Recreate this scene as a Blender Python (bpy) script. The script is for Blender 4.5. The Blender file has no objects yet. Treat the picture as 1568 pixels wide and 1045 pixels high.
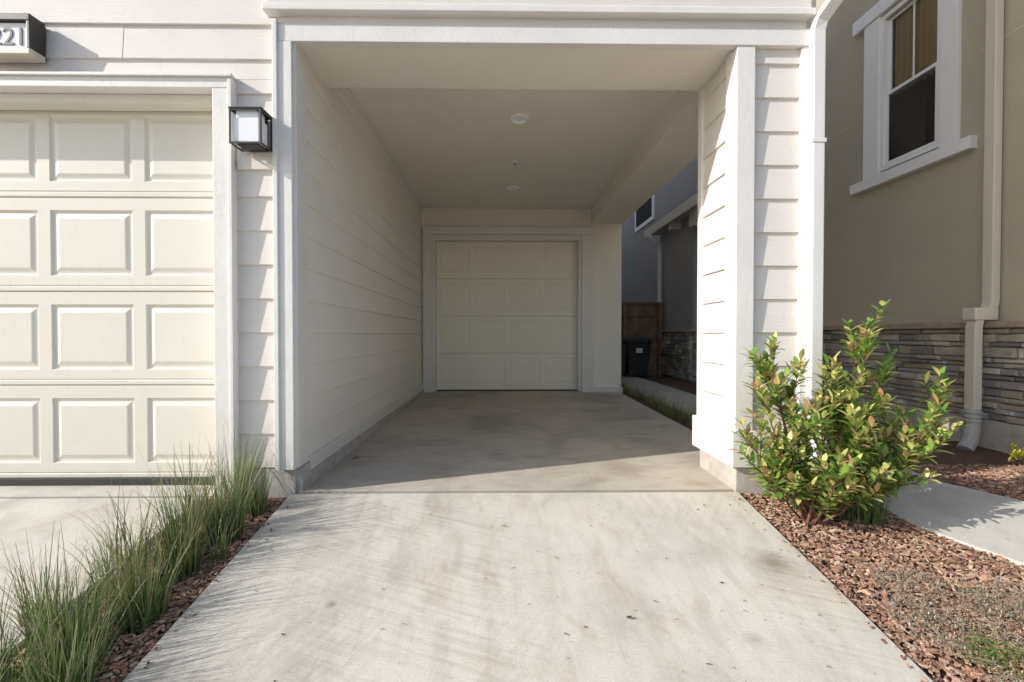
import bpy, bmesh, math, random
from mathutils import Vector, Matrix
random.seed(7)
scene=bpy.context.scene
D=bpy.data
def link(o,parent=None):
    scene.collection.objects.link(o)
    if parent is not None: o.parent=parent
    return o
def empty(name):
    e=D.objects.new(name,None); e.empty_display_size=.2; return link(e)
# ---------------- materials
def newmat(name):
    m=D.materials.new(name); m.use_nodes=True; nt=m.node_tree
    return m,nt,nt.nodes["Principled BSDF"]
def N(nt,t,**k):
    n=nt.nodes.new(t)
    for a,b in k.items(): setattr(n,a,b)
    return n
def ramp(nt,fac,stops):
    r=N(nt,'ShaderNodeValToRGB'); e=r.color_ramp.elements
    while len(e)<len(stops): e.new(.5)
    for i,(p,c) in enumerate(stops):
        e[i].position=p; e[i].color=(c[0],c[1],c[2],1)
    nt.links.new(fac,r.inputs[0]); return r.outputs[0]
def noise(nt,scale,detail=4,rough=.55,stretch=None,dist=0,rot=0):
    tc=N(nt,'ShaderNodeTexCoord'); mp=N(nt,'ShaderNodeMapping')
    nt.links.new(tc.outputs['Object'],mp.inputs[0])
    if stretch: mp.inputs['Scale'].default_value=stretch
    if rot:
        m0=N(nt,'ShaderNodeMapping'); m0.inputs['Rotation'].default_value=(0,0,rot)
        nt.links.new(tc.outputs['Object'],m0.inputs[0]); nt.links.new(m0.outputs[0],mp.inputs[0])
    n=N(nt,'ShaderNodeTexNoise'); n.inputs['Scale'].default_value=scale
    n.inputs['Detail'].default_value=detail; n.inputs['Roughness'].default_value=rough
    n.inputs['Distortion'].default_value=dist
    nt.links.new(mp.outputs[0],n.inputs['Vector']); return n.outputs[0]
def mix(nt,fac,a,b,mode='MIX'):
    m=N(nt,'ShaderNodeMix',data_type='RGBA',blend_type=mode)
    if isinstance(fac,(int,float)): m.inputs[0].default_value=fac
    else: nt.links.new(fac,m.inputs[0])
    for i,v in ((6,a),(7,b)):
        if isinstance(v,(tuple,list)): m.inputs[i].default_value=(v[0],v[1],v[2],1)
        else: nt.links.new(v,m.inputs[i])
    return m.outputs[2]
def bump(nt,b,h,strength,dist=.01,prev=None):
    n=N(nt,'ShaderNodeBump'); n.inputs['Strength'].default_value=strength; n.inputs['Distance'].default_value=dist
    nt.links.new(h,n.inputs['Height'])
    if prev is not None: nt.links.new(prev,n.inputs['Normal'])
    nt.links.new(n.outputs[0],b.inputs['Normal']); return n.outputs[0]
def painted(name,c,var=.06,scale=3,bs=.15,bscale=60,stretch=None,rough=.6,dirt=None):
    m,nt,b=newmat(name)
    c2=tuple(x*(1-var*1.6) for x in c)
    col=ramp(nt,noise(nt,scale,5,.6),[(.3,c2),(.7,c)])
    if dirt:
        tc=N(nt,'ShaderNodeTexCoord'); sp=N(nt,'ShaderNodeSeparateXYZ'); nt.links.new(tc.outputs['Object'],sp.inputs[0])
        mr=N(nt,'ShaderNodeMapRange'); nt.links.new(sp.outputs[2],mr.inputs[0])
        mr.inputs[1].default_value=.75; mr.inputs[2].default_value=0; mr.inputs[3].default_value=0; mr.inputs[4].default_value=1
        mm=N(nt,'ShaderNodeMath',operation='MULTIPLY'); nt.links.new(mr.outputs[0],mm.inputs[0]); nt.links.new(noise(nt,9,6,.7),mm.inputs[1])
        m2=N(nt,'ShaderNodeMath',operation='MULTIPLY'); nt.links.new(mm.outputs[0],m2.inputs[0]); m2.inputs[1].default_value=dirt
        col=mix(nt,m2.outputs[0],col,(c[0]*.55,c[1]*.5,c[2]*.42))
        fs=ramp(nt,noise(nt,30,6,.7,(1,1,.25)),[(.28,(.86,.84,.80)),(.42,(1,1,1))])
        col=mix(nt,.5,col,fs,'MULTIPLY')
    nt.links.new(col,b.inputs['Base Color']); b.inputs['Roughness'].default_value=rough
    bump(nt,b,noise(nt,bscale,6,.65,stretch),bs,.006)
    return m
M={}
M['siding']=painted('siding_paint',(.74,.70,.66),.04,2.5,.4,14,(1,1,9),.62,dirt=.5)
M['siding_shade_lift']=painted('siding_paint_shade_lift',(.82,.78,.715),.025,2.5,.16,14,(1,.6,9),.62,dirt=.35)  # same siding paint, colour lightened to stand in for fill light on shaded walls
M['trim']=painted('trim_paint',(.78,.765,.735),.05,3,.45,20,(1,1,1),.55,dirt=.5)
M['door']=painted('door_paint',(.75,.72,.64),.03,1.5,.10,60,(.3,1,1),.42,dirt=.4)
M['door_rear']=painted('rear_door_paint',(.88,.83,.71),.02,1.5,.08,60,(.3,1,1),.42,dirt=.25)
M['stucco']=painted('cream_stucco',(.85,.80,.705),.03,2,.5,110,None,.85)
M['tan']=painted('tan_stucco',(.49,.445,.355),.06,1.6,.7,90,None,.9)
M['tan2']=painted('grey_stucco',(.36,.355,.345),.06,1.6,.7,90,None,.9)
M['white']=painted('white_metal_paint',(.78,.77,.74),.04,4,.05,50,None,.4)
M['beige']=painted('beige_metal_paint',(.66,.61,.52),.04,4,.05,50,None,.45)
M['vinyl']=painted('white_vinyl',(.86,.86,.86),.02,4,.03,50,None,.35)
M['black']=painted('black_metal',(.035,.033,.031),.1,8,.1,90,None,.5)
M['bronze']=painted('bronze_metal',(.06,.05,.04),.2,8,.1,90,None,.45)
M['plastic']=painted('bin_plastic',(.02,.022,.025),.2,6,.1,60,None,.5)
M['ring']=painted('light_trim',(.92,.92,.90),.02,6,.02,60,None,.4)
M['basecon']=painted('foundation_concrete',(.50,.47,.43),.2,9,.6,50,None,.9)
M['grayplastic']=painted('gray_plastic',(.42,.42,.40),.1,8,.1,60,None,.6)
M['gap']=painted('joint_dirt',(.05,.04,.03),.2,20,.5,80,None,.95)
M['wood']=painted('fence_wood',(.32,.21,.135),.35,5,.5,12,(6,6,.5),.85)
M['dark']=painted('dark_interior',(.03,.03,.03),.1,3,.05,20,None,.9)
M['curtain']=painted('curtain_fabric',(.62,.48,.28),.1,5,.1,80,None,.9)
def glass(name,c=(1,1,1)):
    m=D.materials.new(name); m.use_nodes=True; nt=m.node_tree; nt.nodes.clear()
    o=N(nt,'ShaderNodeOutputMaterial'); mx=N(nt,'ShaderNodeMixShader'); t=N(nt,'ShaderNodeBsdfTransparent'); gl=N(nt,'ShaderNodeBsdfGlossy')
    t.inputs[0].default_value=(*c,1); gl.inputs['Roughness'].default_value=.02
    lw=N(nt,'ShaderNodeLayerWeight'); lw.inputs[0].default_value=.35
    nt.links.new(lw.outputs['Fresnel'],mx.inputs[0]); nt.links.new(t.outputs[0],mx.inputs[1]); nt.links.new(gl.outputs[0],mx.inputs[2])
    nt.links.new(mx.outputs[0],o.inputs[0]); return m
M['glass']=glass('window_glass',(.9,.92,.91))
m,nt,b=newmat('frosted_glass'); b.inputs['Base Color'].default_value=(.86,.88,.9,1); b.inputs['Roughness'].default_value=.35
M['frost']=m
m,nt,b=newmat('sign_face'); b.inputs['Base Color'].default_value=(.80,.82,.84,1); b.inputs['Roughness'].default_value=.3
M['signface']=m
def concrete(name,c,streak=(1,1,1),dark=.8,blot=None,rust=.6,brush=.0):
    m,nt,b=newmat(name)
    lo=tuple(x*dark for x in c)
    col=ramp(nt,noise(nt,1.1,6,.62,None,.6),[(.32,lo),(.5,c),(.72,tuple(min(1,x*1.07) for x in c))])
    st=ramp(nt,noise(nt,5,5,.6,streak,.4),[(.35,(.82,.80,.78)),(.55,(1,1,1))])
    col=mix(nt,.75,col,st,'MULTIPLY')
    if brush:
        for (rt,sc) in ((.35,(1.6,26,1)),(-1.0,(1.1,20,1))):
            br=ramp(nt,noise(nt,1.6,5,.6,sc,.5,rt),[(.40,(.80,.79,.77)),(.56,(1,1,1))])
            msk=ramp(nt,noise(nt,.8,3,.5,None,1,rt+.5),[(.46,(0,0,0)),(.66,(1,1,1))])
            mm=N(nt,'ShaderNodeMath',operation='MULTIPLY'); nt.links.new(msk,mm.inputs[0]); mm.inputs[1].default_value=brush
            col=mix(nt,mm.outputs[0],col,br,'MULTIPLY')
    sp=ramp(nt,noise(nt,230,3,.7),[(.36,(.68,.67,.65)),(.5,(1,1,1))])
    col=mix(nt,.65,col,sp,'MULTIPLY')
    pt=ramp(nt,noise(nt,26,2,.5),[(.24,(.45,.42,.38)),(.29,(1,1,1))])
    col=mix(nt,.6,col,pt,'MULTIPLY')
    rs=ramp(nt,noise(nt,1.9,5,.75,(1.3,.8,1),1.2),[(.54,(1,1,1)),(.74,(.78,.69,.56))])
    col=mix(nt,rust,col,rs,'MULTIPLY')
    for (bx,by,r,bc) in (blot or []):
        tc=N(nt,'ShaderNodeTexCoord'); vd=N(nt,'ShaderNodeVectorMath',operation='DISTANCE')
        nt.links.new(tc.outputs['Object'],vd.inputs[0]); vd.inputs[1].default_value=(bx,by,-.16*(2.92-by) if by<2.92 else .01)
        ad=N(nt,'ShaderNodeMath',operation='MULTIPLY_ADD'); nt.links.new(noise(nt,9,5,.75),ad.inputs[0]); ad.inputs[1].default_value=r*1.8; nt.links.new(vd.outputs['Value'],ad.inputs[2])
        mr=N(nt,'ShaderNodeMapRange'); nt.links.new(ad.outputs[0],mr.inputs[0]); mr.inputs[1].default_value=r*.9; mr.inputs[2].default_value=r*2.; mr.inputs[3].default_value=.75; mr.inputs[4].default_value=0
        col=mix(nt,mr.outputs[0],col,bc)
    nt.links.new(col,b.inputs['Base Color']); b.inputs['Roughness'].default_value=.85
    p=bump(nt,b,noise(nt,160,5,.7,(1,1,1)),.4,.003)
    bump(nt,b,noise(nt,40,4,.6,(.35,3,1)),.3,.004,p)
    return m
M['drive']=concrete('driveway_concrete',(.60,.565,.50),(2.2,.7,1),.82,[(1.34,2.2,.13,(.20,.155,.09)),(-.72,1.95,.03,(.2,.16,.1)),(1.0,1.75,.05,(.38,.35,.31)),(-.5,2.5,.05,(.42,.38,.33))],.6,.8)
M['floor']=concrete('garage_floor_concrete',(.50,.455,.385),(.7,1.8,1),.72,[(.9,3.35,.2,(.32,.27,.2)),(-.2,4.8,.25,(.34,.29,.22)),(1.3,3.05,.1,(.33,.27,.19))])
M['path']=concrete('walkway_concrete',(.56,.53,.475))
def vcol(name,rough=.8,trans=0,bs=0,bscale=40):
    m,nt,b=newmat(name)
    a=N(nt,'ShaderNodeAttribute',attribute_name='Col')
    nt.links.new(a.outputs['Color'],b.inputs['Base Color']); b.inputs['Roughness'].default_value=rough
    if bs: 
        col=mix(nt,.8,a.outputs['Color'],ramp(nt,noise(nt,22,6,.7),[(.3,(.62,.6,.58)),(.7,(1.0,1,1))]),'MULTIPLY')
        nt.links.new(col,b.inputs['Base Color']); bump(nt,b,noise(nt,bscale,6,.7),bs,.02)
    if trans:
        t=N(nt,'ShaderNodeBsdfTranslucent'); nt.links.new(a.outputs['Color'],t.inputs[0])
        mx=N(nt,'ShaderNodeMixShader'); mx.inputs[0].default_value=trans
        o=nt.nodes['Material Output']; nt.links.new(b.outputs[0],mx.inputs[1]); nt.links.new(t.outputs[0],mx.inputs[2]); nt.links.new(mx.outputs[0],o.inputs[0])
    return m
M['leaf']=vcol('leaf',.38,.35); M['grass']=vcol('grass_blade',.5,.2); M['stone']=vcol('ledger_stone',.85,0,.6,30)
M['chip']=vcol('bark_chip',.9); M['bark']=painted('stem_bark',(.22,.11,.07),.3,20,.4,60,None,.8)
m,nt,b=newmat('mulch_soil')
col=ramp(nt,noise(nt,45,6,.75),[(.3,(.06,.035,.022)),(.55,(.19,.105,.07)),(.75,(.30,.19,.13))])
nt.links.new(col,b.inputs['Base Color']); b.inputs['Roughness'].default_value=.95; bump(nt,b,noise(nt,60,6,.8),1,.03); M['soil']=m
m,nt,b=newmat('asphalt')
col=ramp(nt,noise(nt,60,6,.75),[(.3,(.05,.05,.052)),(.7,(.085,.083,.08))]); nt.links.new(col,b.inputs['Base Color']); b.inputs['Roughness'].default_value=.9; M['asphalt']=m
# ---------------- geometry helpers
def mesh_obj(name,verts,faces,mat,parent=None,cols=None,smooth=False):
    me=D.meshes.new(name); me.from_pydata(verts,[],faces); me.update()
    if cols is not None:
        ca=me.color_attributes.new('Col','FLOAT_COLOR','POINT')
        fl=[]
        for c in cols: fl.extend((c[0],c[1],c[2],1))
        ca.data.foreach_set('color',fl)
    if smooth:
        for p in me.polygons: p.use_smooth=True
    me.materials.append(M[mat] if isinstance(mat,str) else mat)
    return link(D.objects.new(name,me),parent)
def box(name,x0,x1,y0,y1,z0,z1,mat,parent=None,bev=0.0):
    bm=bmesh.new(); bmesh.ops.create_cube(bm,size=1)
    for v in bm.verts:
        v.co=Vector(((x0+x1)/2+v.co.x*(x1-x0),(y0+y1)/2+v.co.y*(y1-y0),(z0+z1)/2+v.co.z*(z1-z0)))
    if bev>0: bmesh.ops.bevel(bm,geom=bm.edges[:],offset=bev,segments=2,affect='EDGES',profile=.6)
    me=D.meshes.new(name); bm.to_mesh(me); bm.free(); me.materials.append(M[mat])
    return link(D.objects.new(name,me),parent)
def fixn(o):
    bm=bmesh.new(); bm.from_mesh(o.data); bmesh.ops.recalc_face_normals(bm,faces=bm.faces); bm.to_mesh(o.data); bm.free(); return o
def g(y):
    if y>=2.92: return min(.0+.0115*(y-2.92),.054)
    if y>-3: return -.16*(2.92-y)
    return -.16*5.92
def siding(name,a,bb,nrm,z0,z1,mat,parent,joints=()):
    V=[];F=[]
    ax,ay=a;bx,by=bb;L=math.hypot(bx-ax,by-ay);ux,uy=(bx-ax)/L,(by-ay)/L
    i=-1
    while True:
        i+=1
        zb=.157+.214*i; zt=zb+.214
        if zb>=z1: break
        if zt<=z0: continue
        lo=max(zb,z0); hi=min(zt,z1)
        off=lambda z:.022-.015*(z-zb)/.214
        segs=[0,L]
        for (ji,js) in joints:
            if ji==i: segs=[0,js,L]
        for k in range(len(segs)-1):
            s0=segs[k]+(0.0015 if k else 0); s1=segs[k+1]-(0.0015 if k<len(segs)-2 else 0)
            wob=random.uniform(-.001,.001)
            n=len(V)
            for s in (s0,s1):
                px,py=ax+ux*s,ay+uy*s
                for (o,z) in ((0,lo),(off(lo)-.003+wob,lo),(off(lo)+wob,lo+.003),(off(hi)+wob,hi),(0,hi)):
                    V.append((px+nrm[0]*o,py+nrm[1]*o,z))
            for q in range(4): F.append((n+q,n+q+1,n+5+q+1,n+5+q))
            F.append((n,n+4,n+3,n+2,n+1)); F.append((n+5,n+6,n+7,n+8,n+9))
    return fixn(mesh_obj(name,V,F,mat,parent))
def panel_door(name,x0,x1,z0,z1,yp,pan,rows,mat,parent,vm=.105,rel=1.0):
    V=[];F=[]
    def quad(p): n=len(V); V.extend(p); F.append(tuple(range(n,n+4)))
    def rect(xa,xb,za,zb,y): return [(xa,y,za),(xb,y,za),(xb,y,zb),(xa,y,zb)]
    h=(z1-z0)/rows
    for r in range(rows):
        a=z0+r*h; b_=a+h
        prof=[(a,.016),(a+.004,.003),(a+.009,0),(a+.030,0),(a+.034,.004*rel),(a+.040,.004*rel),(a+.044,0)]
        for (za,ya),(zb,yb) in zip(prof,prof[1:]): quad([(x0,yp+ya,za),(x1,yp+ya,za),(x1,yp+yb,zb),(x0,yp+yb,zb)])
        pa=a+vm+.01; pb=b_-vm+.01
        quad(rect(x0,x1,a+.044,pa,yp)); quad(rect(x0,x1,pb,b_-.006,yp))
        quad([(x0,yp,b_-.006),(x1,yp,b_-.006),(x1,yp+.016,b_),(x0,yp+.016,b_)])
        xs=x0
        for (xa,xb) in pan:
            quad(rect(xs,xa,pa,pb,yp)); xs=xb
            rings=[(0,0),(.008,.011),(.018,.013),(.03,.011),(.05,.004),(.056,.003)]
            prev=None
            for (ins,dp) in rings:
                R=rect(xa+ins,xb-ins,pa+ins,pb-ins,yp+dp*rel)
                if prev:
                    for k in range(4): quad([prev[k],prev[(k+1)%4],R[(k+1)%4],R[k]])
                prev=R
            quad(prev)
        quad(rect(xs,x1,pa,pb,yp))
    return mesh_obj(name,V,F,mat,parent)
def tube(name,pts,w,d,mat,parent=None,round_=False):
    V=[];F=[]
    n=12 if round_ else 4
    for i,p in enumerate(pts):
        p=Vector(p)
        if i==0: t=Vector(pts[1])-p
        elif i==len(pts)-1: t=p-Vector(pts[i-1])
        else: t=(Vector(pts[i+1])-p).normalized()+(p-Vector(pts[i-1])).normalized()
        t.normalize()
        ref=Vector((1,0,0)) if abs(t.x)<.9 else Vector((0,1,0))
        u=(ref-t*ref.dot(t)).normalized(); v=t.cross(u)
        for k in range(n):
            if round_: a=2*math.pi*k/n; q=u*math.cos(a)*w/2+v*math.sin(a)*d/2
            else: q=u*(w/2)*(1,-1,-1,1)[k]+v*(d/2)*(1,1,-1,-1)[k]
            V.append(tuple(p+q))
    for i in range(len(pts)-1):
        for k in range(n): F.append((i*n+k,i*n+(k+1)%n,(i+1)*n+(k+1)%n,(i+1)*n+k))
    F.append(tuple(range(n))[::-1]); F.append(tuple(range((len(pts)-1)*n,len(pts)*n)))
    o=fixn(mesh_obj(name,V,F,mat,parent))
    if not round_:
        bv=o.modifiers.new('b','BEVEL'); bv.width=.007; bv.segments=2; bv.limit_method='ANGLE'
    return o
# ---------------- ground
ys=[-150,-40,-12,-3]+[ -3+5.92*i/12 for i in range(1,12)]+[2.92,7.6,14,40,150]
xs=[-150,-30,-7,-1.6,1.51,3,8,30,150]
V=[(x,y,g(y)-.035) for y in ys for x in xs]; F=[]
for j in range(len(ys)-1):
    for i in range(len(xs)-1):
        a=j*len(xs)+i; F.append((a,a+1,a+1+len(xs),a+len(xs)))
mesh_obj('ground',V,F,'soil')
def slab(name,xa,xb,yl,mat,th=.1,bev=.008):
    V=[];F=[]
    for y in yl:
        z=g(y)
        V+= [(xa,y,z-th),(xa,y,z-bev),(xa+bev,y,z),(xb-bev,y,z),(xb,y,z-bev),(xb,y,z-th)]
    for j in range(len(yl)-1):
        for k in range(5): F.append((6*j+k,6*j+k+1,6*j+k+7,6*j+k+6))
    e=6*(len(yl)-1); F.append((0,1,2,3,4,5)); F.append((e+5,e+4,e+3,e+2,e+1,e))
    return fixn(mesh_obj(name,V,F,mat))
slab('driveway',-1.325,1.53,[-3,-.5,1,2.880,2.890],'drive')
slab('garage_floor',-1.30,1.98,[2.922,2.94,4,7.2,7.75],'floor')
slab('garage_apron',-7.2,-1.84,[-3,-.5,1,2.85],'path')
slab('garage_threshold',-7.2,-1.70,[2.872,2.95,3.3],'path')
box('joint_filler',-1.30,1.50,2.87,2.94,-.08,-.022,'gap')
box('street',-60,60,-13,-5,-1.3,g(-4)-.12,'asphalt'); box('sidewalk',-60,60,-4.95,-3.02,-1.2,g(-4)+.002,'path')
Lp=[(2.35,12),(2.34,6),(2.33,3.6),(2.3,3.0),(2.3,2.75),(2.36,2.5),(2.58,2.2),(2.9,1.85),(3.45,1.35),(4.4,.6),(5.6,-.4)]
Rp=[(3.15,12),(3.15,6),(3.1,3.6),(3.03,3.25),(3.03,3.05),(3.1,2.92),(3.24,2.78),(3.55,2.5),(4.15,2.0),(5.1,1.3),(6.3,.3)]
V=[];F=[]
for (l,r) in zip(Lp,Rp):
    zl,zr=g(l[1])-.008,g(r[1])-.008
    V+=[(l[0],l[1],zl-.1),(l[0],l[1],zl),(r[0],r[1],zr),(r[0],r[1],zr-.1)]
for j in range(len(Lp)-1):
    for k in range(3): F.append((4*j+k,4*j+k+4,4*j+k+5,4*j+k+1))
mesh_obj('walkway',V,F,'path')
# ---------------- townhouse
H=empty('townhouse')
XL,XR=-1.27,2.03; T=6.6; BY=26  # unseen rear depth stretched so the house mass blocks sun from the side yard
box('garage_mass',-7.2,XL-.03,3.19,BY,-.05,T,'stucco',H)
box('pier_core',-1.66,XL-.03,2.93,3.185,.157,2.525,'stucco',H)
box('pier_foundation',-1.66,XL-.028,2.915,3.18,-.1,.155,'basecon',H,.004)
box('wall_over_garage',-7.2,XL-.03,2.93,3.185,2.53,T-.002,'stucco',H)
box('carport_upper',XL-.03,XR,2.932,7.6,3.09,T,'stucco',H)
box('front_beam',XL-.02,XR-.004,2.93,3.45,2.84,3.088,'stucco',H)
box('side_beam',1.52,XR-.002,3.452,7.6,2.842,3.088,'stucco',H)
box('side_header_siding',XR,XR+.02,3.4,BY,2.86,T,'siding_shade_lift',H)
box('rear_pier_l',XL-.02,-1.09,7.6,7.9,0,2.57,'stucco',H); box('rear_pier_r',1.34,XR,7.6,7.9,0,2.57,'stucco',H)
box('rear_wall_top',XL-.02,XR,7.602,7.9,2.572,T-.1,'stucco',H); box('rear_mass',XL,XR,7.9,BY,0,T-.003,'stucco',H)
pw=(2.43-5*.07)/4
panel_door('rear_garage_door',-1.09,1.34,.06,2.57,7.72,[(-1.09+.07+i*(pw+.07),-1.09+.07+i*(pw+.07)+pw) for i in range(4)],4,'door_rear',H,.09,.5)
box('rear_casing_l',-1.262,-1.115,7.545,7.6,.10,2.65,'trim',H,.004); box('rear_casing_r',1.365,1.545,7.545,7.6,.10,2.65,'trim',H,.004)
box('rear_casing_t',-1.262,1.545,7.543,7.6,2.652,2.78,'trim',H,.004)
box('rear_stop_l',-1.117,-1.06,7.58,7.715,.065,2.56,'trim',H,.003); box('rear_stop_r',1.31,1.367,7.58,7.715,.065,2.56,'trim',H,.003)
box('rear_stop_t',-1.117,1.367,7.578,7.715,2.562,2.65,'trim',H,.003)
box('rear_base_r',1.36,2.045,7.53,7.6,.0,.13,'trim',H,.004); box('rear_base_l',-1.25,-1.10,7.53,7.6,.0,.13,'trim',H,.004)
box('rear_door_seal',-1.06,1.31,7.69,7.72,.045,.075,'black',H)
siding('left_wall_siding',(XL-.03,3.06),(XL-.03,7.6),(1,0),.157,3.09,'siding_shade_lift',H)
box('left_wall_curb',XL-.03,XL+.015,3.06,7.6,-.02,.09,'basecon',H,.004)
box('left_wall_skirt',XL-.03,XL+.006,3.06,7.6,.092,.19,'trim',H,.003)
box('left_post_return',XL-.04,XL-.003,2.9,3.06,.157,2.838,'trim',H,.003)
box('left_wall_topboard',XL-.03,XL+.002,3.46,7.6,3.03,3.088,'trim',H,.003)
box('left_post_foundation',XL-.03,XL+.012,2.925,3.058,-.1,.155,'basecon',H,.004)
siding('pier_siding',(-1.67,2.928),(-1.39,2.928),(0,-1),.157,2.6,'siding',H)
siding('upper_siding',(-7.2,2.928),(-1.36,2.928),(0,-1),2.6,T,'siding',H,[(12,4.85),(14,2.2),(13,3.3),(16,3)])
box('garage_casing_r',-1.775,-1.662,2.868,3.08,.02,2.524,'trim',H,.004)
box('garage_casing_r_bead',-1.677,-1.652,2.858,2.92,.02,2.586,'trim',H,.004)
box('garage_casing_t',-7.2,-1.679,2.866,3.08,2.526,2.588,'trim',H,.004)
box('garage_cap',-7.2,-1.647,2.848,2.93,2.589,2.607,'trim',H,.003)
box('garage_stop_t',-7.2,-1.78,2.95,3.07,2.475,2.525,'door',H,.004)
pan=[]
xr=-1.815
while xr>-6.9: pan.append((xr-.54,xr)); xr-=.622
pan=pan[::-1]
panel_door('garage_door',-7.1,-1.74,.04,2.535,3.08,pan,4,'door',H,.095)
box('garage_door_seal',-7.1,-1.74,3.05,3.09,.003,.045,'black',H)
box('left_post',-1.397,-1.29,2.875,2.935,.150,2.82,'trim',H,.004)
box('left_post_bead',-1.405,-1.375,2.862,2.93,.152,2.95,'trim',H,.004)
box('header_trim',-1.374,1.955,2.878,2.935,2.822,2.928,'trim',H,.004)
box('header_upper',-1.37,1.95,2.9,2.93,2.93,2.99,'trim',H)
box('band',-1.43,1.95,2.855,2.93,3.022,3.45,'siding',H,.004)
box('band_lip',-1.45,1.965,2.835,2.93,2.988,3.03,'trim',H,.005)
siding('upper_siding_right',(-1.36,2.928),(XR,2.928),(0,-1),3.46,T,'siding',H)
box('pillar_core',1.53,1.99,2.935,3.42,.16,2.838,'stucco',H)
siding('pillar_siding_front',(1.61,2.932),(1.93,2.932),(0,-1),.385,2.83,'siding',H)
siding('pillar_siding_inner',(1.528,3.40),(1.528,3.02),(-1,0),.385,2.838,'siding',H)
siding('pillar_siding_outer',(1.992,2.94),(1.992,3.42),(1,0),.385,2.838,'siding',H)
box('pillar_corner_front',1.50,1.615,2.885,2.936,.385,2.821,'trim',H,.004)
box('pillar_corner_inner',1.498,1.53,2.938,3.03,.385,2.836,'trim',H,.004)
box('pillar_corner_back',1.495,1.60,3.385,3.445,.385,2.836,'trim',H,.004)
box('pillar_corner_right',1.915,1.995,2.888,2.938,.2,2.821,'trim',H,.004)
box('pillar_skirt',1.475,2.02,2.865,3.475,.157,.388,'trim',H,.006)
box('pillar_foundation',1.515,1.99,2.90,3.43,-.12,.155,'basecon',H,.006)
box('roof_top',-7.3,XR+.1,2.6,BY+.1,T,T+.15,'trim',H)
def disc(name,cx,cy,z,prof,mat,parent,n=28):
    V=[];F=[]
    for (r,dz) in prof:
        for k in range(n): a=2*math.pi*k/n; V.append((cx+r*math.cos(a),cy+r*math.sin(a),z+dz))
    for i in range(len(prof)-1):
        for k in range(n): F.append((i*n+k,i*n+(k+1)%n,(i+1)*n+(k+1)%n,(i+1)*n+k))
    F.append(tuple(range((len(prof)-1)*n,len(prof)*n)))
    return mesh_obj(name,V,F,mat,parent)
for i,(cx,cy) in enumerate(((.19,4.43),(.19,6.53))):
    e=empty('recessed_ceiling_light')
    disc('trim_ring',cx,cy,3.089,[(.093,0),(.092,-.014),(.080,-.020),(.066,-.004),(.06,.0)],'ring',e)
    disc('lens',cx,cy,3.089,[(.062,-.003),(.05,-.006),(.02,-.007)],'frost',e)
e=empty('fire_sprinkler')
disc('escutcheon',.19,5.54,3.089,[(.036,0),(.035,-.005),(.02,-.012),(.012,-.014)],'ring',e)
disc('head',.19,5.54,3.078,[(.012,0),(.012,-.025),(.018,-.027),(.018,-.03)],'grayplastic',e)
e=empty('downspout')
PX=1.99
tube('pipe',[(PX+.085,2.74,3.40),(PX+.085,2.74,3.13),(PX+.08,2.75,3.09),(PX+.01,2.85,2.96),(PX,2.862,2.90),(PX,2.862,.42),(PX+.02,2.845,.36),(PX+.02,2.835,.02),(PX+.02,2.79,-.03),(PX+.02,2.70,-.06)],.078,.055,'white',e)
box('strap_1',PX-.045,PX+.045,2.83,2.89,2.2,2.225,'white',e,.002)
e2=empty('roof_gutter'); box('trough',2.0,2.26,2.66,2.83,3.34,3.5,'white',e2,.01)
# ---------------- lantern
e=empty('wall_lantern')
yb=2.905; x0,x1=-1.60,-1.41; y0,y1=yb-.165,yb-.03; z0,z1=2.135,2.34; cx=(x0+x1)/2
box('mount_block',-1.64,-1.41,yb-.012,yb+.03,2.035,2.35,'siding',e,.004)
box('back_plate',cx-.06,cx+.06,yb-.03,yb-.012,2.14,2.34,'black',e,.003)
t=.009
for (a,b_) in ((x0,y0),(x1-t,y0),(x0,y1-t),(x1-t,y1-t)): box('post',a,a+t,b_,b_+t,z0,z1,'black',e,.001)
for z in (z0,z1-t):
    box('rail_f',x0+t,x1-t,y0+.001,y0+t,z,z+t,'black',e); box('rail_b',x0+t,x1-t,y1-t,y1-.001,z,z+t,'black',e)
    box('rail_l',x0+.001,x0+t,y0+t,y1-t,z,z+t,'black',e); box('rail_r',x1-t,x1-.001,y0+t,y1-t,z,z+t,'black',e)
box('top_plate',x0-.003,x1+.003,y0-.003,yb-.028,z1,z1+.008,'black',e,.002)
box('bottom_plate',x0+.03,x1-.03,y0+.03,y1-.02,z0+.0005,z0+.012,'black',e,.001)
box('glass_box',x0+.02,x1-.02,y0+.014,y1-.02,z0+.013,z1-.05,'frost',e,.004)
box('glass_cap',x0+.03,x1-.03,y0+.024,y1-.03,z1-.052,z1-.001,'frost',e,.002)
box('arm',cx-.02,cx+.02,y1-.005,yb-.028,z0+.08,z0+.12,'black',e)
# ---------------- house number
e=empty('house_number_sign')
sx0,sx1,sz0,sz1=-3.28,-2.815,2.685,2.925
box('back_box',sx0+.01,sx1-.01,2.84,2.915,sz0+.01,sz1-.01,'bronze',e,.004)
box('face',sx0+.03,sx1-.022,2.822,2.842,sz0+.04,sz1-.045,'signface',e,.002)
box('frame_t',sx0,sx1,2.80,2.90,sz1-.04,sz1,'bronze',e,.004); box('frame_b',sx0,sx1,2.80,2.90,sz0,sz0+.035,'beige',e,.004)
box('frame_r',sx1-.02,sx1,2.802,2.90,sz0+.036,sz1-.041,'bronze',e,.004); box('frame_l',sx0,sx0+.03,2.802,2.90,sz0+.036,sz1-.041,'bronze',e,.004)
cu=D.curves.new('digits','FONT'); cu.body='7221'; cu.size=.15; cu.extrude=.002; cu.align_x='RIGHT'; cu.space_character=.98
cu.materials.append(M['black']); o=link(D.objects.new('digits',cu),e); o.location=(sx1-.032,2.8195,sz0+.062); o.rotation_euler=(math.pi/2,0,0)
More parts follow.
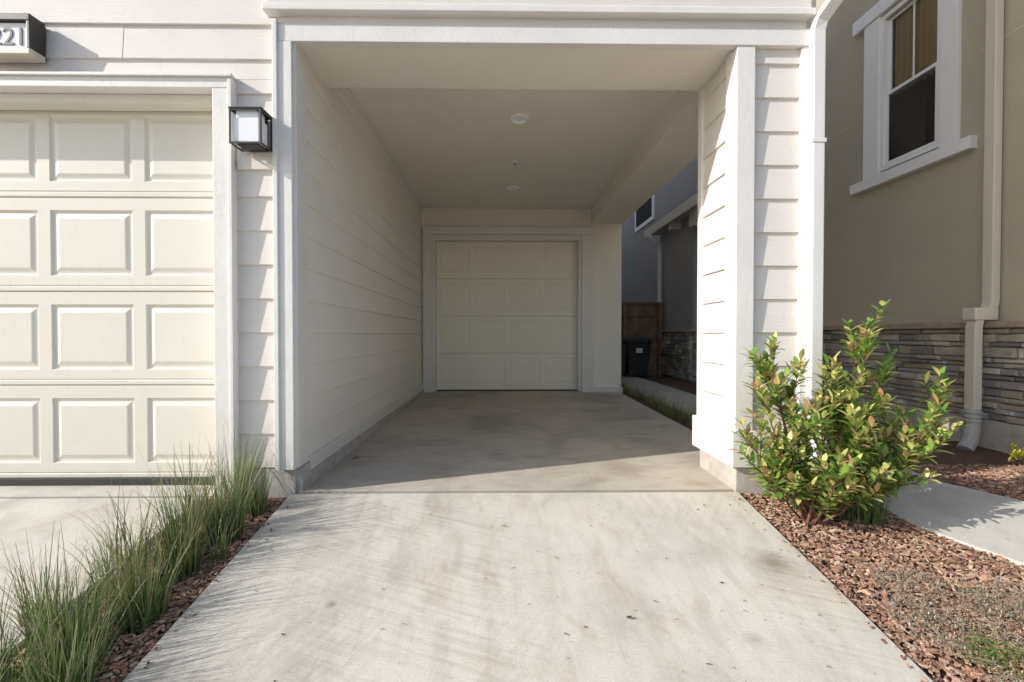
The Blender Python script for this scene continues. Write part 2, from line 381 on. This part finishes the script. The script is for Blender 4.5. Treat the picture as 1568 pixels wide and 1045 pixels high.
# ---------------- neighbour
NB=empty('stucco_house')
XW=4.45
wy0,wy1,wz0,wz1=4.58,5.28,2.95,4.62
box('wall_low',XW,9,2.3,BY,-.1,wz0,'tan',NB); box('wall_top',XW,9,2.3,BY,wz1,7.5,'tan',NB)
box('wall_a',XW,9,2.3,wy0,wz0,wz1,'tan',NB); box('wall_b',XW,9,wy1,BY,wz0,wz1,'tan',NB)
box('reveal_back',XW+.5,XW+.55,wy0,wy1,wz0,wz1,'dark',NB)
box('trim_l',XW-.04,XW+.02,5.30,5.52,2.86,4.70,'vinyl',NB,.006); box('trim_r',XW-.04,XW+.02,4.38,4.56,2.86,4.70,'vinyl',NB,.006)
box('trim_sill',XW-.075,XW+.02,4.22,5.68,2.74,2.86,'vinyl',NB,.008); box('trim_head',XW-.06,XW+.02,4.26,5.68,4.70,4.86,'vinyl',NB,.008)
def frame(ya,yb_,za,zb,w,xa,xb,nm):
    box(nm+'_b',xa,xb,ya,yb_,za,za+w,'vinyl',NB,.002); box(nm+'_t',xa,xb,ya,yb_,zb-w,zb,'vinyl',NB,.002)
    box(nm+'_l',xa+.001,xb-.001,ya,ya+w,za+w,zb-w,'vinyl',NB,.002); box(nm+'_r',xa+.001,xb-.001,yb_-w,yb_,za+w,zb-w,'vinyl',NB,.002)
frame(4.56,5.30,2.9,4.68,.05,XW-.02,XW+.06,'frame')
zm=3.76
frame(4.61,5.25,2.95,zm+.02,.035,XW+.0,XW+.03,'sash_low'); frame(4.61,5.25,zm-.02,4.63,.035,XW+.032,XW+.055,'sash_up')
box('muntin',XW+.034,XW+.044,4.925,4.94,zm,4.6,'vinyl',NB)
def pane(nm,x,ya,yb_,za,zb): mesh_obj(nm,[(x,ya,za),(x,ya,zb),(x,yb_,zb),(x,yb_,za)],[(0,1,2,3)],'glass',NB)
pane('glass_low',XW+.016,4.64,5.22,2.98,zm-.01); pane('glass_up',XW+.047,4.64,5.22,zm+.01,4.6)
V=[];F=[]
for i in range(61):
    y=4.6+.66*i/60; x=XW+.085+.016*math.sin(i*.9)
    V+=[(x,y,zm-.02),(x,y,4.62)]
for i in range(60): F.append((2*i,2*i+1,2*i+3,2*i+2))
mesh_obj('curtain',V,F,'curtain',NB,smooth=True)
box('stucco_joint',XW-.004,XW+.001,2.3,4.2,3.62,3.63,'beige',NB); box('stucco_joint_b',XW-.004,XW+.001,5.7,18,3.62,3.63,'beige',NB)
box('foundation',XW-.06,XW,2.3,9.3,-.15,.235,'basecon',NB,.004)
SV=[];SF=[];SC=[]
pal=[(.36,.34,.32),(.47,.43,.38),(.30,.29,.29),(.56,.52,.46),(.43,.38,.32),(.27,.25,.24),(.52,.48,.43),(.42,.42,.43)]
def stones(a,bb,nrm,z0,z1):
    L=math.hypot(bb[0]-a[0],bb[1]-a[1]); ux,uy=(bb[0]-a[0])/L,(bb[1]-a[1])/L
    z=z0
    while z<z1-.02:
        h=min(random.choice((.045,.06,.075,.095)),z1-z)
        if z1-z-h<.03: h=z1-z
        s=0
        while s<L:
            l=random.uniform(.10,.36); e_=min(s+l,L); o=random.uniform(.04,.09); c=random.choice(pal); f=random.uniform(.75,1.2); c=[q*f for q in c]
            n=len(SV); gp=.003; r_=lambda:random.uniform(-.012,.012)
            for (ss,zz,oo) in ((s,z,0),(e_,z,0),(e_,z+h,0),(s,z+h,0),(s+gp,z+gp,o-.012),(e_-gp,z+gp,o-.012),(e_-gp,z+h-gp,o-.012),(s+gp,z+h-gp,o-.012),
                (s+.012+abs(r_()),z+.010,o+r_()*.8),(e_-.012-abs(r_()),z+.010+abs(r_())*.5,o+r_()*.8),(e_-.012-abs(r_()),z+h-.010,o+r_()*.8),(s+.012,z+h-.010-abs(r_())*.5,o+r_()*.8)):
                SV.append((a[0]+ux*ss+nrm[0]*oo,a[1]+uy*ss+nrm[1]*oo,zz)); SC.append(c)
            for q in range(4):
                SF.append((n+q,n+(q+1)%4,n+4+(q+1)%4,n+4+q)); SF.append((n+4+q,n+4+(q+1)%4,n+8+(q+1)%4,n+8+q))
            SF.append((n+8,n+9,n+10,n+11)); s=e_
        z+=h
stones((XW-.005,9.3),(XW-.005,2.3),(-1,0),.24,1.06)
XB=3.95
stones((XB-.005,11.2),(XB-.005,9.3),(-1,0),.06,1.06); stones((XB,9.295),(XW,9.295),(0,-1),.06,1.06)
fixn(mesh_obj('stone_veneer',SV,SF,'stone',NB,SC))
M['cap']=painted('cap_stone',(.46,.37,.29),.25,7,.6,40,None,.85)
y=9.25
while y>2.3:
    l=random.uniform(.35,.45); box('stone_cap',XW-.12,XW+.0,y-l+.004,y,1.062,1.118,'cap',NB,.008); y-=l
box('bumpout',XB,XW-.001,9.3,11.2,-.05,3.5,'tan2',NB)
box('bumpout_cap',XB-.12,XW-.13,9.2,11.2,1.062,1.12,'cap',NB,.006)
box('eave',3.68,XW-.032,8.5,11.5,3.50,3.56,'beige',NB); box('eave_fascia',3.64,3.679,8.45,11.5,3.42,3.62,'beige',NB,.004)
box('eave_front',3.68,XW-.032,8.45,8.49,3.42,3.62,'beige',NB,.004)
box('bracket_beam',3.80,XW-.032,8.9,9.15,3.15,3.498,'beige',NB,.004)
box('bracket_beam_b',3.72,XW-.032,9.9,10.05,3.3,3.498,'beige',NB,.004)
V=[(3.64,8.45,3.62),(XW-.03,8.45,3.95),(XW-.03,11.5,3.95),(3.64,11.5,3.62)]
mesh_obj('lean_roof',V,[(0,1,2,3)],'dark',NB)
box('gray_upper_wall',XW-.03,XW-.001,7.6,BY,1.2,7.4,'tan2',NB)
box('far_window_trim',XW-.07,XW-.03,13.0,14.8,4.3,5.3,'vinyl',NB,.005); box('far_window_glass',XW-.075,XW-.06,13.15,14.65,4.42,5.18,'dark',NB)
e=empty('neighbor_downspout')
PY=4.03
tube('pipe_up',[(XW-.06,PY,7.4),(XW-.06,PY,1.30),(XW-.08,PY,1.22),(XW-.19,PY,1.16),(XW-.21,PY,1.06),(XW-.21,PY,.30),],.075,.09,'beige',e)
box('elbow_collar',XW-.26,XW-.05,PY-.06,PY+.06,1.13,1.24,'beige',e,.012)
tube('outlet_pipe',[(XW-.21,PY,.34),(XW-.21,PY,.18),(XW-.25,PY-.02,.06),(XW-.33,PY-.05,-.02)],.115,.115,'grayplastic',e,True)
for zz in (.3,.26,.22): disc('rib',XW-.21,PY,zz,[(.062,0),(.066,.006),(.066,.014),(.06,.02)],'grayplastic',e,16)
box('strap',XW-.11,XW,PY-.055,PY+.055,4.0,4.03,'beige',e,.002)
e=empty('rear_downspout'); tube('pipe',[(3.62,11.0,3.5),(3.62,11.0,3.35),(3.86,11.0,3.15),(3.86,11.0,.1)],.08,.07,'white',e)
e=empty('wooden_fence'); x=2.04
while x<3.9:
    w=random.uniform(.135,.142); yy=11.02+random.uniform(0,.006); box('picket',x,x+w,yy,yy+.02,.03,1.74+random.uniform(-.004,.004),'wood',e,.002); x+=w+.006
box('rail',2.04,3.94,10.98,11.02,1.45,1.54,'wood',e); box('rail_low',2.04,3.94,10.98,11.02,.3,.39,'wood',e); box('cap',2.04,3.94,10.95,11.07,1.745,1.785,'wood',e,.003)
for px in (2.1,3.0,3.85): box('fence_post',px-.045,px+.045,10.89,10.978,.0,1.742,'wood',e,.004)
for (bx,by) in ((3.12,10.45),(2.62,10.5)):
    e=empty('trash_bin')
    V=[];F=[]
    secs=[(.04,.20,.22),(.5,.24,.27),(.78,.265,.30),(.80,.29,.32),(.84,.29,.32)]
    for (z,a,b_) in secs: V+=[(bx-a,by-b_,z+.03),(bx+a,by-b_,z+.03),(bx+a,by+b_,z+.03),(bx-a,by+b_,z+.03)]
    for i in range(len(secs)-1):
        for k in range(4): F.append((4*i+k,4*i+(k+1)%4,4*i+4+(k+1)%4,4*i+4+k))
    F.append((3,2,1,0)); o=mesh_obj('body',V,F,'plastic',e); bv=o.modifiers.new('b','BEVEL'); bv.width=.02; bv.segments=2
    V=[(bx-.31,by-.35,.875),(bx+.31,by-.35,.875),(bx+.31,by+.33,.90),(bx-.31,by+.33,.90),(bx-.26,by-.3,.92),(bx+.26,by-.3,.92),(bx+.26,by+.28,.95),(bx-.26,by+.28,.95)]
    o=mesh_obj('lid',V,[(3,2,1,0),(0,1,5,4),(1,2,6,5),(2,3,7,6),(3,0,4,7),(4,5,6,7)],'plastic',e); bv=o.modifiers.new('b','BEVEL'); bv.width=.015; bv.segments=2
    box('label',bx-.07,bx+.07,by-.305,by-.285,.60,.70,'white',e)
    tube('handle',[(bx-.2,by+.38,.86),(bx+.2,by+.38,.86)],.03,.03,'plastic',e,True)
    for sx in (-1,1):
        V=[];F=[]
        for xx in (-.03,.03):
            for k in range(16): a=2*math.pi*k/16; V.append((bx+sx*.22+xx,by+.24+.11*math.cos(a),.14+.11*math.sin(a)))
        for k in range(16): F.append((k,(k+1)%16,16+(k+1)%16,16+k))
        F.append(tuple(range(16))); F.append(tuple(range(16,32))); mesh_obj('wheel',V,F,'plastic',e)
# ---------------- vegetation
def blades(name,clumps,parent=None,wid=1.0):
    V=[];F=[];C=[]
    for (cx,cy,r,n,h,spread,dead) in clumps:
        cz=g(cy)-.03; ct=random.uniform(.8,1.25)
        for i in range(n):
            a=random.uniform(0,2*math.pi); rr=r*math.sqrt(random.random())
            bx,by=cx+rr*math.cos(a),cy+rr*math.sin(a)
            a2=a+random.gauss(0,.8); hh=random.random(); ln=h*(.25+.85*hh**1.1); lean=spread*random.uniform(.0,1)*(.2+.8*rr/r)
            tall=random.random()<.07
            if tall: ln=h*random.uniform(1.1,1.45); lean*=.7
            w=random.uniform(.0016,.0034)*wid
            dx,dy=math.cos(a2),math.sin(a2); a3=random.uniform(0,6.28); px,py=math.cos(a3),math.sin(a3)
            q=random.random()
            if q<dead: c0=(.30,.22,.11); c1=(.42,.34,.19)
            elif tall or q<dead+.12: c0=(.14,.17,.07); c1=(.36,.34,.22)
            elif q<.6: c0=(.085,.15,.03); c1=(.17,.25,.07)
            else: c0=(.055,.10,.03); c1=(.15,.20,.10)
            f=random.uniform(.65,1.3)*ct
            seg=5; n0=len(V); ang=random.uniform(.0,.22); x,y,z=bx,by,cz; kink=random.uniform(.5,1.8); bend=random.gauss(0,.35)
            for s in range(seg+1):
                t=s/seg; ww=w*(1-t*.8)
                V.append((x+px*ww,y+py*ww,z)); V.append((x-px*ww,y-py*ww,z))
                c=[(c0[k]*(1-t)+c1[k]*t)*f for k in range(3)]; C.append(c); C.append(c)
                th=ang+lean*(t**kink)*1.2; st=ln/seg; a4=a2+bend*t
                x+=math.cos(a4)*math.sin(th)*st; y+=math.sin(a4)*math.sin(th)*st; z+=math.cos(th)*st
            for s in range(seg): F.append((n0+2*s,n0+2*s+1,n0+2*s+3,n0+2*s+2))
    return mesh_obj(name,V,F,'grass',parent,C)
cl=[(-1.47,2.46,.08,330,.42,.75,.06),(-1.57,2.74,.07,230,.42,.7,.06),(-1.66,2.40,.08,240,.42,.95,.1),(-1.52,2.18,.08,260,.34,.8,.12),
(-1.69,2.06,.09,260,.32,.95,.1),(-1.48,1.90,.08,250,.30,.8,.06),(-1.72,1.80,.09,260,.33,.95,.08),(-1.56,1.70,.09,280,.30,.8,.06),(-1.80,1.57,.08,230,.33,1,.1),(-1.47,1.55,.08,220,.28,.8,.06),(-1.62,1.50,.08,220,.30,.9,.08),
(-1.60,1.3,.09,200,.34,.9,.08),(-1.62,1.0,.09,200,.34,.9,.08),(-1.60,2.57,.06,130,.22,1.2,.97),(-1.60,1.98,.09,200,.20,1.2,.95),(-1.42,2.70,.04,120,.32,.7,.08),(-1.76,2.66,.05,60,.40,1.0,.15),(-1.8,2.25,.07,100,.38,1.1,.2),(-1.9,1.9,.06,80,.3,1.2,.2),(-1.4,2.3,.04,60,.22,1,.2),(-1.6,2.28,.06,120,.3,.9,.2)]
blades('ornamental_grass',cl)
cl=[]
y=3.55
while y<10: cl.append((2.14+random.uniform(-.05,.06),y,.09,90,.24,1.2,.2)); y+=.21
blades('side_yard_grass',cl)
blades('shade_grass',[(1.98,2.68,.1,260,.30,1.0,.03),(2.12,2.62,.1,260,.28,1.0,.03),(1.85,2.72,.08,160,.25,1,.03),(2.2,2.78,.06,120,.25,1,.03)])
def leaf(V,F,C,p,d,up,L,W,c,curl=.15):
    d=d.normalized(); s=d.cross(up)
    if s.length<1e-3: s=Vector((1,0,0))
    s.normalize(); n=s.cross(d).normalized(); n0=len(V)
    prof=[(0,.06),(.2,.6),(.45,1),(.72,.8),(.9,.35),(1,.02)]
    for (t,w) in prof:
        ctr=p+d*(L*t)+n*(-curl*L*t*t)
        V.append(tuple(ctr+s*(W*w/2)+n*(W*.16*w))); V.append(tuple(ctr)); V.append(tuple(ctr-s*(W*w/2)+n*(W*.16*w)))
        cc=[q*(1+.1*(t-.5)) for q in c]; rib=[min(1,q*1.25) for q in c]
        C.append(cc); C.append(rib); C.append(cc)
    for i in range(len(prof)-1):
        a=n0+3*i; F.append((a,a+1,a+4,a+3)); F.append((a+1,a+2,a+5,a+4))
def shrub(name,base,tips,twn,lvn,LL=.06,seedv=1,tones=None,tw=(.10,.22),t0=.5):
    R=random.Random(seedv); e=empty(name); V=[];F=[];C=[]; TV=[];TF=[]
    def stick(pts,r0,r1):
        n=len(TV)
        for i,p in enumerate(pts):
            t=(pts[min(i+1,len(pts)-1)]-pts[max(i-1,0)]).normalized(); u=t.orthogonal().normalized(); v=t.cross(u); r=r0+(r1-r0)*i/(len(pts)-1)
            for k in range(5): a=2*math.pi*k/5; TV.append(tuple(p+u*math.cos(a)*r+v*math.sin(a)*r))
        for i in range(len(pts)-1):
            for k in range(5): TF.append((n+5*i+k,n+5*i+(k+1)%5,n+5*i+5+(k+1)%5,n+5*i+5+k))
    def leaves_on(pts,n,t0,flush):
        m=len(pts)-1
        for i in range(n):
            t=t0+(1-t0)*((i+.5)/n)**.8; f=t*m; k=min(int(f),m-1); p=pts[k].lerp(pts[k+1],f-k); ax=(pts[k+1]-pts[k]).normalized()
            az=i*2.4+R.uniform(-.4,.4); u=ax.orthogonal().normalized(); v=ax.cross(u); side=u*math.cos(az)+v*math.sin(az)
            open_=.95 if t<.85 else .5
            d=ax*R.uniform(.3,.8)+side*R.uniform(.6,1.1)*open_+Vector((0,0,R.uniform(-.05,.35)))
            q=R.random()
            if t>.65 and q<flush: c=tones[2] if R.random()<.8 else tones[3]
            elif q<.75: c=tones[0]
            else: c=tones[1]
            fv=R.uniform(.8,1.25); c=[x*fv for x in c]
            leaf(V,F,C,p+side*.003,d,Vector((0,0,1)),LL*R.uniform(.6,1.15),LL*R.uniform(.34,.46),c,R.uniform(-.05,.3))
    for tp in tips:
        b0=Vector(base)+Vector((R.uniform(-.05,.05),R.uniform(-.05,.05),0)); tp=Vector(tp)
        mid=b0.lerp(tp,.45)+Vector((R.uniform(-.07,.07),R.uniform(-.07,.07),-.02)); pts=[]
        for i in range(9):
            t=i/8; p=b0*(1-t)**2+mid*2*t*(1-t)+tp*t*t+Vector((R.uniform(-1,1),R.uniform(-1,1),R.uniform(-1,1)))*.008; pts.append(p)
        stick(pts,.008,.0025); leaves_on(pts,24,t0,.65)
        for j in range(twn):
            t=R.uniform(.3,.97); f=t*8; k=min(int(f),7); p=pts[k].lerp(pts[k+1],f-k); ax=(pts[k+1]-pts[k]).normalized()
            d=(ax*.7+Vector((R.gauss(0,.5),R.gauss(0,.5),R.uniform(.0,.6)))).normalized(); ln=R.uniform(*tw)
            q=[p+d*ln*s/4+Vector((0,0,.035*(s/4)**2)) for s in range(5)]; stick(q,.0035,.0015); leaves_on(q,lvn,.2,.6)
    mesh_obj('foliage',V,F,'leaf',e,C,True); mesh_obj('stems',TV,TF,'bark',e,smooth=True); return e
tips=[(1.55,2.60,.95),(1.46,2.5,.66),(1.42,2.62,.42),(1.60,2.42,.52),(1.70,2.68,.70),(1.92,2.6,.86),(2.14,2.66,1.03),(2.06,2.52,.93),(2.2,2.56,.76),(2.36,2.62,.55),(2.56,2.60,.60),(2.62,2.56,.48),(2.48,2.68,.38),(2.42,2.5,.48),(2.28,2.42,.34),(1.92,2.4,.46),(1.56,2.42,.22),(1.74,2.35,.25),(2.0,2.4,.25),(2.2,2.7,.58),(1.7,2.5,.46),(1.85,2.5,.66),(1.52,2.55,.80),(2.3,2.5,.2),(1.45,2.5,.25)]
shrub('green_shrub',(1.79,2.58,-.09),tips,8,15,.072,3,[(.22,.33,.06),(.13,.23,.05),(.52,.52,.17),(.46,.28,.14)])
shrub('dark_shrub',(2.28,3.0,-.02),[(2.15,2.95,.45),(2.35,3.0,.6),(2.5,2.95,.35),(2.2,3.1,.7),(2.45,3.1,.6),(2.1,2.85,.3)],8,12,.05,5,[(.05,.09,.025),(.035,.07,.02),(.09,.14,.03),(.09,.12,.03)])
shrub('yellow_shrub',(4.0,3.45,-.02),[(3.95,3.4,.10),(4.05,3.4,.08),(4.0,3.5,.12),(4.1,3.5,.10)],4,8,.04,8,[(.40,.38,.05),(.30,.32,.05),(.5,.45,.06),(.5,.45,.06)],(.03,.06))
def chips(name,n,region,size):
    V=[];F=[];C=[]; cp=[(.36,.20,.13),(.28,.15,.10),(.45,.29,.20),(.19,.10,.07),(.52,.38,.28),(.33,.21,.15),(.40,.24,.16)]
    k=0
    while k<n:
        x,y,ok=region()
        if not ok: continue
        k+=1
        L=size*random.uniform(.3,1.5)*(1.6 if random.random()<.08 else 1); W=min(L*random.uniform(.2,.6),.014); T_=.003+.004*random.random(); a=random.uniform(0,math.pi)
        mt=Matrix.Translation((x,y,g(y)-.03+random.uniform(0,.016)))@Matrix.Rotation(a,4,'Z')@Matrix.Rotation(random.gauss(0,.3),4,'X')@Matrix.Rotation(random.gauss(0,.22),4,'Y')
        c=random.choice(cp); f=random.uniform(.65,1.2); c=[q*f for q in c]; n0=len(V)
        sk_=random.uniform(-.6,.6)
        for (dx,dy,dz) in ((-1,-.7,-1),(1,-1+sk_*.5,-1),(.8,1,-1),(-.9+sk_*.3,.8,-1),(-1,-.7,1),(1,-1+sk_*.5,1),(.8,1,1),(-.9+sk_*.3,.8,1)):
            V.append(tuple(mt@Vector((dx*L/2,dy*W/2,dz*T_/2)))); C.append(c)
        for f_ in ((4,5,6,7),(0,1,5,4),(1,2,6,5),(2,3,7,6),(3,0,4,7)): F.append(tuple(n0+q for q in f_))
    return mesh_obj(name,V,F,'chip',None,C)
def interp(P,y):
    for (a,b_) in zip(P,P[1:]):
        if b_[1]<=y<=a[1]: t=(a[1]-y)/(a[1]-b_[1]); return a[0]+(b_[0]-a[0])*t
    return 3
def regR():
    y=random.uniform(1.15,3.5); x=random.uniform(1.54,4.35)
    return x,y,(x<interp(Lp,y)-.005 or x>interp(Rp,y)+.01)
def regL(): return random.uniform(-1.83,-1.335),random.uniform(1.1,2.86),True
def regS():  # stray chips spilled on the slab edges
    y=random.uniform(1.3,2.85); s=random.choice((-1,1)); e_=abs(random.gauss(0,.05))
    return (1.53-e_ if s>0 else -1.325+e_),y,True
chips('bark_mulch',24000,regR,.026); chips('bark_mulch_strip',7000,regL,.026)
_g=g
def g(y): return _g(y)+.026
chips('stray_bark',90,regS,.012)
g=_g
V=[];F=[];C=[]
for i in range(1500):
    a=random.uniform(0,6.28); r=math.sqrt(random.random()); wob=1+.18*math.sin(3*a+1)+.1*math.sin(7*a)
    cx_,cy_=2.10+.50*r*wob*math.cos(a),1.70+.40*r*wob*math.sin(a)
    if cx_<1.58 or cx_>interp(Lp,cy_)-.02: continue
    for j in range(9):
        p=Vector((cx_+random.gauss(0,.012),cy_+random.gauss(0,.012),g(cy_)-.02+random.uniform(.0,.055))); d=Vector((random.gauss(0,1),random.gauss(0,1),random.uniform(.1,1.2)))
        c=random.choice([(.42,.38,.31),(.33,.30,.24),(.50,.45,.38),(.25,.25,.15),(.38,.31,.24)])
        if (cx_-1.85)**2+(cy_-1.66)**2<.006+.012*random.random()**3: c=random.choice([(.14,.22,.05),(.24,.28,.09)])
        leaf(V,F,C,p,d,Vector((0,0,1)),random.uniform(.008,.020),.004,c)
mesh_obj('groundcover_plant',V,F,'leaf',None,C)
V=[];F=[];C=[]
for i in range(130):
    if i<60: x,y=random.uniform(-1.25,1.45),random.uniform(1.3,2.88)
    elif i<85: x,y=random.uniform(-1.2,1.8),random.uniform(3,7.3)
    else: x,y=random.uniform(-1.24,-1.12),random.uniform(3,7)
    leaf(V,F,C,Vector((x,y,g(y)+.004)),Vector((random.gauss(0,1),random.gauss(0,1),.05)),Vector((0,0,1)),random.uniform(.006,.022),random.uniform(.003,.009),random.choice([(.14,.08,.04),(.25,.15,.07),(.06,.04,.03)]),-.1)
leaf(V,F,C,Vector((-1.17,3.62,g(3.6)+.006)),Vector((1,.5,.1)),Vector((0,0,1)),.06,.03,(.08,.05,.03),-.2)
leaf(V,F,C,Vector((.52,1.86,g(1.86)+.006)),Vector((1,-.3,.1)),Vector((0,0,1)),.026,.016,(.08,.05,.03),-.2)
mesh_obj('leaf_litter',V,F,'leaf',None,C)
# ---------------- light
sd=Vector((1,.33,-.57)).normalized()
sun=D.lights.new('sun','SUN'); sun.energy=5; sun.angle=math.radians(.5); sun.color=(1,.955,.90)
so=link(D.objects.new('sun',sun)); so.rotation_euler=sd.to_track_quat('-Z','Y').to_euler(); so.location=(-8,-6,8)
w=D.worlds.new('World'); scene.world=w; w.use_nodes=True; nt=w.node_tree
bg=nt.nodes['Background']; sk=nt.nodes.new('ShaderNodeTexSky'); sk.sky_type='NISHITA'; sk.sun_disc=False
sk.sun_elevation=math.asin(-sd.z); sk.sun_rotation=math.atan2(-sd.x,-sd.y); sk.air_density=1; sk.dust_density=1.4; sk.ozone_density=.8
nt.links.new(sk.outputs[0],bg.inputs[0]); bg.inputs[1].default_value=.19
scene.view_settings.view_transform='Standard'; scene.view_settings.look='None'; scene.view_settings.exposure=0
c=D.cameras.new('camera'); c.sensor_width=36; c.lens=36*700/1568; c.shift_x=.0059; c.clip_end=500; c.clip_start=.05
co=link(D.objects.new('camera',c)); co.location=(0,0,1.0); co.rotation_euler=(math.radians(90-.78),0,math.radians(-.8)); scene.camera=co
